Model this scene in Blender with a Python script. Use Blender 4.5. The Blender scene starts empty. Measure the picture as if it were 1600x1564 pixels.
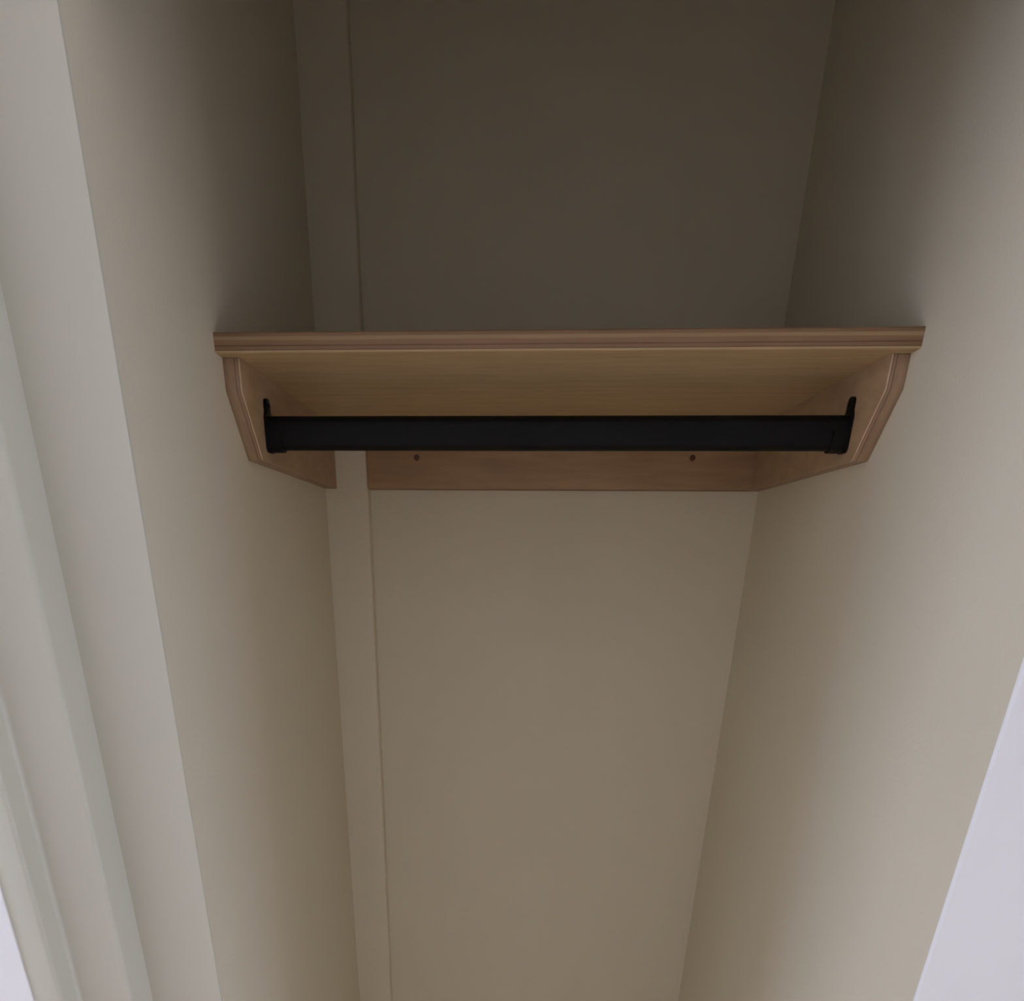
import bpy, bmesh, math
from mathutils import Matrix, Vector

S = bpy.context.scene
C = S.collection
ZS = 1.75                       # height of the shelf top above the floor

# ------------------------------------------------------------------ camera
# wide phone lens, tilted down; the photograph is the upper part of a taller frame (hence the lens shift)
F, PX, PY = 1061.98, 734.05, 1330.92
YAW, PITCH, ROLL = -0.05852, -0.40866, 0.00948
CAM = Vector((-0.03344, -1.18836, ZS - 0.19612))
fw = Vector((math.sin(YAW) * math.cos(PITCH), math.cos(YAW) * math.cos(PITCH), math.sin(PITCH)))
rt = Vector((math.cos(YAW), -math.sin(YAW), 0))
up = rt.cross(fw)
r2 = math.cos(ROLL) * rt + math.sin(ROLL) * up
u2 = -math.sin(ROLL) * rt + math.cos(ROLL) * up
cd = bpy.data.cameras.new('camera')
cam = bpy.data.objects.new('camera', cd)
C.objects.link(cam)
M = Matrix((r2, u2, -fw)).transposed().to_4x4()
M.translation = CAM
cam.matrix_world = M
cd.sensor_fit = 'HORIZONTAL'
cd.sensor_width = 36
cd.lens = F / 1600 * 36
cd.shift_x = (800 - PX) / 1600
cd.shift_y = (PY - 782) / 1600
cd.clip_start = 0.01
S.camera = cam

# ------------------------------------------------------------------ light: overcast daylight through a glazed door and an added right opening
w = bpy.data.worlds.new('overcast')
S.world = w
w.use_nodes = True
bg = w.node_tree.nodes['Background']
bg.inputs[0].default_value = (0.84, 1.0, 1.45, 1)
bg.inputs[1].default_value = 7.0
S.cycles.diffuse_bounces = 6
S.cycles.glossy_bounces = 2
S.cycles.max_bounces = 7

RX0, RX1, RY0, RH = -3.2, 2.6, -2.0, 2.45     # the hallway in front of the closet
WIN = [('x', RX0, -1, -1.90, -0.92, 0.02, 1.75),             # glazed door at the left end of the hallway
       ('x', RX1, 1, -1.85, -0.90, 0.05, 1.00)]               # unseen window added at the right end, sized to light the left closet wall


def portal(name, axis, at, sgn, a0, a1, z0, z1):
    l = bpy.data.lights.new(name, 'AREA')
    l.shape = 'RECTANGLE'
    l.size, l.size_y = z1 - z0, a1 - a0
    l.cycles.is_portal = True
    o = bpy.data.objects.new(name, l)
    o.location, o.rotation_euler = (at + sgn * 0.13, (a0 + a1) / 2, (z0 + z1) / 2), (0, math.radians(90 * sgn), 0)
    C.objects.link(o)


for W_ in WIN:
    portal('window_portal', *W_)

S.view_settings.view_transform = 'Standard'
S.view_settings.look = 'None'
S.view_settings.gamma = 1
S.view_settings.use_curve_mapping = False
S.view_settings.exposure = 0.2


# ------------------------------------------------------------------ materials
def nt(name, rough):
    m = bpy.data.materials.new(name)
    m.use_nodes = True
    t = m.node_tree
    b = t.nodes['Principled BSDF']
    b.inputs['Roughness'].default_value = rough
    return m, t, b


def paint(name, col, rough=0.55, bump=0.12, scale=380, var=0.03, spec=0.35):
    m, t, b = nt(name, rough)
    b.inputs['Specular IOR Level'].default_value = spec
    g = t.nodes.new('ShaderNodeNewGeometry')
    n = t.nodes.new('ShaderNodeTexNoise')
    n.inputs['Scale'].default_value = 5
    n.inputs['Detail'].default_value = 1
    t.links.new(g.outputs['Position'], n.inputs['Vector'])
    mx = t.nodes.new('ShaderNodeMix')
    mx.data_type = 'RGBA'
    mx.inputs[6].default_value = (*[c * (1 - var) for c in col], 1)
    mx.inputs[7].default_value = (*[min(1, c * (1 + var)) for c in col], 1)
    t.links.new(n.outputs['Fac'], mx.inputs[0])
    t.links.new(mx.outputs[2], b.inputs['Base Color'])
    if bump <= 0:
        return m
    n2 = t.nodes.new('ShaderNodeTexNoise')
    n2.inputs['Scale'].default_value = scale
    n2.inputs['Detail'].default_value = 0
    t.links.new(g.outputs['Position'], n2.inputs['Vector'])
    bp = t.nodes.new('ShaderNodeBump')
    bp.inputs['Strength'].default_value = bump
    bp.inputs['Distance'].default_value = 0.001
    t.links.new(n2.outputs['Fac'], bp.inputs['Height'])
    t.links.new(bp.outputs['Normal'], b.inputs['Normal'])
    return m


def plywood(name, axis, lo, hi, stretch, base=(0.50, 0.355, 0.19), edge=(0.27, 0.155, 0.08), dark=(0.11, 0.056, 0.03), arris=None):
    """Plies stacked along one axis (seen on the edges); the outer plies give the faces their grain."""
    m, t, b = nt(name, 0.5)
    b.inputs['Specular IOR Level'].default_value = 0.35
    g = t.nodes.new('ShaderNodeTexCoord')
    sp = t.nodes.new('ShaderNodeSeparateXYZ')
    t.links.new(g.outputs['Object'], sp.inputs[0])
    mp = t.nodes.new('ShaderNodeMapping')
    mp.inputs['Scale'].default_value = stretch
    t.links.new(g.outputs['Object'], mp.inputs[0])
    n = t.nodes.new('ShaderNodeTexNoise')
    n.inputs['Scale'].default_value = 1
    n.inputs['Detail'].default_value = 6
    n.inputs['Roughness'].default_value = 0.62
    t.links.new(mp.outputs[0], n.inputs['Vector'])
    wob = t.nodes.new('ShaderNodeMath')
    wob.operation = 'MULTIPLY_ADD'
    wob.inputs[1].default_value = 0.0011
    t.links.new(n.outputs['Fac'], wob.inputs[0])
    t.links.new(sp.outputs[axis], wob.inputs[2])
    mr = t.nodes.new('ShaderNodeMapRange')
    mr.inputs['From Min'].default_value = lo + (0 if hi > lo else 0.0011)
    mr.inputs['From Max'].default_value = hi + (0.0011 if hi > lo else 0)
    t.links.new(wob.outputs[0], mr.inputs['Value'])
    cr = t.nodes.new('ShaderNodeValToRGB')
    E = cr.color_ramp.elements
    mid = tuple((p + q) / 2 for p, q in zip(base, edge))
    stops = [(0.0, base), (0.115, base), (0.145, dark), (0.175, edge), (0.30, edge), (0.335, dark), (0.37, edge),
             (0.56, tuple(c * 1.1 for c in edge)), (0.60, mid), (0.72, mid), (0.76, edge), (0.885, edge), (0.93, tuple(c * 0.9 for c in edge)), (1.0, base)]
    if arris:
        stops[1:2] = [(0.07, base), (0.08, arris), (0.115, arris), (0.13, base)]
    E[0].position, E[1].position = stops[0][0], stops[-1][0]
    E[0].color, E[1].color = (*stops[0][1], 1), (*stops[-1][1], 1)
    for p, c in stops[1:-1]:
        e = E.new(p)
        e.color = (*c, 1)
    t.links.new(mr.outputs[0], cr.inputs[0])
    gr = t.nodes.new('ShaderNodeValToRGB')
    gr.color_ramp.elements[0].position = 0.30
    gr.color_ramp.elements[0].color = (0.84, 0.81, 0.78, 1)
    gr.color_ramp.elements[1].position = 0.68
    gr.color_ramp.elements[1].color = (1.06, 1.05, 1.03, 1)
    t.links.new(n.outputs['Fac'], gr.inputs[0])
    mu = t.nodes.new('ShaderNodeMix')
    mu.data_type = 'RGBA'
    mu.blend_type = 'MULTIPLY'
    mu.inputs[0].default_value = 1
    t.links.new(cr.outputs[0], mu.inputs[6])
    t.links.new(gr.outputs[0], mu.inputs[7])
    t.links.new(mu.outputs[2], b.inputs['Base Color'])
    bp = t.nodes.new('ShaderNodeBump')
    bp.inputs['Strength'].default_value = 0.15
    bp.inputs['Distance'].default_value = 0.0006
    t.links.new(n.outputs['Fac'], bp.inputs['Height'])
    t.links.new(bp.outputs['Normal'], b.inputs['Normal'])
    return m


def metal_black(name):
    m, t, b = nt(name, 0.42)
    b.inputs['Base Color'].default_value = (0.006, 0.0055, 0.005, 1)
    b.inputs['Specular IOR Level'].default_value = 0.15
    n = t.nodes.new('ShaderNodeTexNoise')
    n.inputs['Scale'].default_value = 900
    bp = t.nodes.new('ShaderNodeBump')
    bp.inputs['Strength'].default_value = 0.1
    bp.inputs['Distance'].default_value = 0.0004
    t.links.new(n.outputs['Fac'], bp.inputs['Height'])
    t.links.new(bp.outputs['Normal'], b.inputs['Normal'])
    return m


def planks(name):
    m, t, b = nt(name, 0.45)
    g = t.nodes.new('ShaderNodeTexCoord')
    mp = t.nodes.new('ShaderNodeMapping')
    mp.inputs['Scale'].default_value = (3, 40, 3)
    t.links.new(g.outputs['Object'], mp.inputs[0])
    n = t.nodes.new('ShaderNodeTexNoise')
    n.inputs['Scale'].default_value = 1
    t.links.new(mp.outputs[0], n.inputs['Vector'])
    cr = t.nodes.new('ShaderNodeValToRGB')
    cr.color_ramp.elements[0].color = (0.50, 0.34, 0.18, 1)
    cr.color_ramp.elements[1].color = (0.68, 0.48, 0.28, 1)
    t.links.new(n.outputs['Fac'], cr.inputs[0])
    t.links.new(cr.outputs[0], b.inputs['Base Color'])
    return m


GREIGE = paint('greige_wall_paint', (0.71, 0.63, 0.458))
TRIM = paint('greige_trim_paint', (0.64, 0.60, 0.475), rough=0.4, bump=0.04, scale=220)
WHITE = paint('white_wall_paint', (0.92, 0.885, 0.83), bump=0)
CEIL = paint('white_ceiling_paint', (0.68, 0.68, 0.67), bump=0)
FLOOR = planks('wood_floor')
BLACK = metal_black('black_powder_coat')
FRAME = paint('white_window_paint', (0.8, 0.8, 0.8), rough=0.35, bump=0)
SCREW = paint('bronzed_screw', (0.13, 0.055, 0.035), rough=0.4, bump=0.0)

# measured layout (metres; x right, y into the closet with the back wall at 0)
L, R = -0.33, 0.33
D = 0.4112; T = 0.0170; SET = 0.0167; Z1 = 0.0454; YB = 0.3509; H = 0.1007; BT = 0.0176
TC = 0.0231; XS = -0.2640; YS = 0.0200; DL = 0.6069; DR = 0.6692
ROD_Y, ROD_Z, ROD_H = -0.3290, -0.0722, 0.0331
OPEN_TOP = ZS + 0.16            # underside of the head over the opening


# ------------------------------------------------------------------ mesh helpers
def link(name, bm, mat, parent=None, loc=(0, 0, 0), smooth=False):
    bmesh.ops.recalc_face_normals(bm, faces=bm.faces)
    me = bpy.data.meshes.new(name)
    bm.to_mesh(me)
    bm.free()
    if smooth:
        for p in me.polygons:
            p.use_smooth = True
        me.set_sharp_from_angle(angle=math.radians(40))
    me.materials.append(mat)
    o = bpy.data.objects.new(name, me)
    o.location = loc
    C.objects.link(o)
    if parent:
        o.parent = parent
    return o


def bevel(bm, off, seg=2, edges=None):
    bmesh.ops.bevel(bm, geom=list(edges if edges is not None else bm.edges), offset=off, segments=seg, profile=0.5, affect='EDGES')


def box_bm(lo, hi):
    bm = bmesh.new()
    bmesh.ops.create_cube(bm, size=1)
    for v in bm.verts:
        v.co = Vector([lo[i] + (v.co[i] + 0.5) * (hi[i] - lo[i]) for i in range(3)])
    return bm


def prism_bm(poly, axis, a, b):
    """Extrude a 2-D outline along an axis (0 = x with (y,z) outline, 2 = z with (x,y) outline)."""
    bm = bmesh.new()

    def p3(p, t):
        return (t, p[0], p[1]) if axis == 0 else (p[0], p[1], t)
    va = [bm.verts.new(p3(p, a)) for p in poly]
    vb = [bm.verts.new(p3(p, b)) for p in poly]
    bm.faces.new(va)
    bm.faces.new(vb[::-1])
    n = len(poly)
    for i in range(n):
        bm.faces.new((va[i], va[(i + 1) % n], vb[(i + 1) % n], vb[i]))
    return bm


def structure(o, label, cat):
    o['kind'] = 'structure'
    o['label'] = label
    o['category'] = cat
    return o


def sbox(name, lo, hi, mat, label, cat):
    c = [(lo[0] + hi[0]) / 2, (lo[1] + hi[1]) / 2, lo[2]]
    return structure(link(name, box_bm([lo[i] - c[i] for i in range(3)], [hi[i] - c[i] for i in range(3)]), mat, loc=c), label, cat)


def empty(name, loc, label, cat):
    o = bpy.data.objects.new(name, None)
    o.empty_display_size = 0.05
    o.location = loc
    o['label'] = label
    o['category'] = cat
    C.objects.link(o)
    return o


# ------------------------------------------------------------------ the closet shell
sbox('floor', (RX0 - 0.15, RY0 - 0.15, -0.1), (RX1 + 0.15, 0.1, 0.0), FLOOR, 'brown wooden floor of the room and closet', 'floor')
sbox('ceiling', (RX0 - 0.15, RY0 - 0.15, RH), (RX1 + 0.15, 0.1, RH + 0.1), CEIL, 'flat white ceiling over the room and closet', 'ceiling')
sbox('wall_back', (L - 0.1, 0.0, 0), (R + 0.1, 0.1, RH), GREIGE, 'greige painted wall at the back of the closet', 'wall')
sbox('wall_left', (L - 0.075, -DL + 0.003, 0), (L, 0.0, RH), GREIGE, 'greige painted left side wall of the closet', 'wall')
sbox('wall_right', (R, -DR + 0.004, 0), (R + 0.1, 0.0, RH), GREIGE, 'greige painted right side wall of the closet', 'wall')

# narrow boxed-in batten standing in the back left corner
bm = box_bm((0, -YS, 0), (XS - L, 0, RH))
bevel(bm, 0.0025, 3, [e for e in bm.edges if all(v.co.x > 0.01 and v.co.y < -0.01 for v in e.verts)])
structure(link('trim_1', bm, GREIGE, loc=(L, 0, 0), smooth=True), 'narrow greige vertical batten in the back left corner', 'trim')

# stepped door lining to the left of the opening, outline seen from above
lin = [(-0.405, -DL), (-0.405, -0.643), (-0.458, -0.643), (-0.458, -0.6675), (-0.486, -0.6675), (-0.486, -0.5), (-0.405, -0.5)]
bm = prism_bm(lin, 2, 0, RH)
bm.edges.ensure_lookup_table()
bevel(bm, 0.004, 3, [e for e in bm.edges if abs(e.verts[0].co.z - e.verts[1].co.z) > 1 and e.verts[0].co.y < -0.62 and e.verts[0].co.x > -0.48])
structure(link('trim_2', bm, TRIM, smooth=True), 'stepped greige door lining left of the closet opening', 'trim')
bm = box_bm((-0.0375, 0, 0), (0.0375, 0.003, RH))
structure(link('trim_3', bm, TRIM, loc=(L - 0.0375, -DL, 0), smooth=True), 'flat greige face of the left door post beside the closet wall', 'trim')

# room walls
sbox('wall_front_left', (RX0 - 0.15, -DR, 0), (-0.486, -0.5, RH), WHITE, 'white room wall left of the closet door lining', 'wall')
q = -DR + 0.004
bm = prism_bm([(R, -DR), (RX1 + 0.15, -DR), (RX1 + 0.15, -0.5), (R + 0.1, -0.5), (R + 0.1, q), (R, q)], 2, 0, RH)
bevel(bm, 0.0015, 2, [e for e in bm.edges if all(v.co.x < R + 0.001 and v.co.y < -DR + 0.001 for v in e.verts)])
structure(link('wall_front_right', bm, WHITE, smooth=True), 'white room wall right of the closet opening', 'wall')
sbox('wall_head', (-0.486, -DR, OPEN_TOP), (R, -0.57, RH), WHITE, 'white wall head above the closet opening', 'wall')
sbox('wall_hallway', (RX0 - 0.15, RY0 - 0.15, 0), (RX1 + 0.15, RY0, RH), WHITE, 'white hallway wall opposite the closet', 'wall')


def wall_with_window(name, axis, at, sgn, w0, w1, z0, z1, label):
    """Wall of four blocks in one mesh round a window opening."""
    bm = bmesh.new()
    for (p0, p1, q0, q1) in ((RY0, w0, 0, RH), (w1, -DR, 0, RH), (w0, w1, 0, z0), (w0, w1, z1, RH)):
        b = box_bm((min(at, at + sgn * 0.15), p0, q0), (max(at, at + sgn * 0.15), p1, q1))
        me = bpy.data.meshes.new('tmp')
        b.to_mesh(me)
        b.free()
        bm.from_mesh(me)
        bpy.data.meshes.remove(me)
    return structure(link(name, bm, WHITE), label, 'wall')


def window(name, axis, at, sgn, a0, a1, z0, z1, label):
    e = empty(name, (at, (a0 + a1) / 2, z0), label, 'window')
    e['kind'] = 'structure'
    hw, hh, fwid = (a1 - a0) / 2, z1 - z0, 0.05
    xa, xb = sorted((sgn * 0.05, sgn * 0.10))
    for (p0, p1, q0, q1, nm) in ((-hw, -hw + fwid, 0, hh, 'window_frame'), (hw - fwid, hw, 0, hh, 'window_frame'),
                                 (-hw + fwid, hw - fwid, 0, fwid, 'window_frame'), (-hw + fwid, hw - fwid, hh - fwid, hh, 'window_frame'),
                                 (-hw + fwid, hw - fwid, hh * 0.5, hh * 0.5 + 0.04, 'mullion')):
        link(nm, box_bm((xa, p0, q0), (xb, p1, q1)), FRAME, e)


wall_with_window('wall_room_left', *WIN[0], 'white wall at the left end of the hallway')
wall_with_window('wall_room_right', *WIN[1], 'white wall at the right end of the hallway')
window('window_1', *WIN[0], 'white framed glazed opening at the left end of the hallway')
window('fill_window_right', *WIN[1], 'unseen white framed window added at the right end of the hallway for side light')

# ------------------------------------------------------------------ plywood shelf unit
shelf = empty('closet_shelf', (0, 0, ZS - H), 'plywood shelf on angled side brackets spanning the closet', 'shelf')
zt = H                                             # shelf top in the unit's own frame
out = [(L, -D), (R, -D), (R, 0), (XS, 0), (XS, -YS), (L, -YS)]
bm = prism_bm(out, 2, -T / 2, T / 2)
bevel(bm, 0.0022, 3, [e for e in bm.edges if all(v.co.y < -D + 0.001 for v in e.verts) and abs(e.verts[0].co.x - e.verts[1].co.x) > 0.1])
link('shelf_board', bm, plywood('shelf_plywood', 2, -T / 2, T / 2, (9, 90, 240)), shelf, (0, 0, zt - T / 2), smooth=True)

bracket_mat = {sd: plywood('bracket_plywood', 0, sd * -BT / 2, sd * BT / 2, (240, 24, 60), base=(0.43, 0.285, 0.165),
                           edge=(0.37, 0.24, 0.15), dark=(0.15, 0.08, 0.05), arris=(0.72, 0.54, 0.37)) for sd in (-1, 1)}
for side in (-1, 1):
    yb = -YS if side < 0 else 0.0
    out = [(-D + SET, zt - T), (yb, zt - T), (yb, 0), (-YB, 0), (-D + SET, zt - Z1)]
    bm = prism_bm(out, 0, -BT / 2, BT / 2)
    bevel(bm, 0.0011, 2, [e for e in bm.edges if all(v.co.y < -0.3 for v in e.verts)])
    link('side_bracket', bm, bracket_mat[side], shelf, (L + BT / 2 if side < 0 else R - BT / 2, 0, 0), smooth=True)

bm = box_bm((XS + 0.0008, -TC / 2, 0), (R - BT, TC / 2, zt - T))
bevel(bm, 0.0008, 2, [e for e in bm.edges if all(v.co.y < 0 for v in e.verts)])
cleat = link('back_cleat', bm, plywood('cleat_plywood', 1, -TC / 2, TC / 2, (10, 240, 90), base=(0.42, 0.265, 0.145)), shelf, (0, -TC / 2, 0), smooth=True)


def screw_bm(r=0.0043):
    """Domed screw head with a cross recess, facing -y."""
    bm = bmesh.new()
    rings = [(r, 0.0), (r, -0.0004), (r * 0.8, -0.0010), (r * 0.45, -0.0013)]
    prev = None
    for rad, y in rings:
        ring = [bm.verts.new((rad * math.cos(k * math.pi / 8), y, rad * math.sin(k * math.pi / 8))) for k in range(16)]
        if prev:
            for k in range(16):
                bm.faces.new((prev[k], prev[(k + 1) % 16], ring[(k + 1) % 16], ring[k]))
        prev = ring
    c = bm.verts.new((0, -0.0006, 0))
    for k in range(16):
        bm.faces.new((prev[k], prev[(k + 1) % 16], c))
    return bm


for x in (-0.1873, 0.2208):
    link('screw', screw_bm(), SCREW, cleat, (x, -TC / 2, H - 0.0592), smooth=True)

# ------------------------------------------------------------------ black clothes rod and its end supports
RZ = ZS + ROD_Z
rod = empty('closet_rod', (0, ROD_Y, RZ - ROD_H / 2), 'flat oval black clothes rod hanging under the plywood shelf', 'clothes rod')
hz, hy = ROD_H / 2, 0.0085
X0, X1 = L + BT, R - BT


def oval(hy, hz, n=8):
    pts = []
    for k in range(n + 1):
        a = math.pi * k / n
        pts.append((hy * math.cos(a), hz - hy + hy * math.sin(a)))
    for k in range(n + 1):
        a = math.pi + math.pi * k / n
        pts.append((hy * math.cos(a), -hz + hy + hy * math.sin(a)))
    return pts


rail = prism_bm(oval(hy, hz), 0, X0 + 0.002, X1 - 0.002)
link('rail', rail, BLACK, rod, (0, 0, hz), smooth=True)


def support_bm(s):
    """Screw-on cradle: a back plate with a rounded ear above, and a U-shaped cup under the rail."""
    bm = bmesh.new()
    # back plate with ear (outline in y,z, centre of the rail at 0)
    w, wb = 0.0095, 0.0062
    top, bot = hz + 0.0165, -hz - 0.0022
    o = [(w, bot + 0.004), (w, hz - 0.002), (wb, hz + 0.004), (wb, top - wb)]
    o += [(wb * math.cos(a), top - wb + wb * math.sin(a)) for a in [math.pi * k / 8 for k in range(1, 8)]]
    o += [(-wb, top - wb), (-wb, hz + 0.004), (-w, hz - 0.002), (-w, bot + 0.004), (-w + 0.003, bot), (w - 0.003, bot)]
    parts = [prism_bm(o, 0, 0, 0.0035 * s)]
    # cup: half shell round the lower part of the rail
    n, so, si = 8, hy + 0.0022, hy + 0.0001
    zc = -hz + hy
    outer = [(so, 0.002)] + [(so * math.cos(a), zc + so * math.sin(a)) for a in [-math.pi * k / n for k in range(n + 1)]] + [(-so, 0.002)]
    inner = [(si, 0.002)] + [(si * math.cos(a), zc + si * math.sin(a)) for a in [-math.pi * k / n for k in range(n + 1)]] + [(-si, 0.002)]
    parts.append(prism_bm(outer + inner[::-1], 0, 0.0034 * s, 0.018 * s))
    for b in parts:
        bmesh.ops.recalc_face_normals(b, faces=b.faces)
        me = bpy.data.meshes.new('tmp')
        b.to_mesh(me)
        b.free()
        bm.from_mesh(me)
        bpy.data.meshes.remove(me)
    return bm


for s, x in ((1, X0), (-1, X1)):
    sup = link('end_support', support_bm(s), BLACK, rod, (x, 0, hz), smooth=True)
    b = screw_bm(0.0028)
    bmesh.ops.rotate(b, verts=b.verts, cent=(0, 0, 0), matrix=Matrix.Rotation(math.radians(90 * s), 3, 'Z'))
    link('screw', b, BLACK, sup, (0.0035 * s, 0, hz + 0.0095), smooth=True)
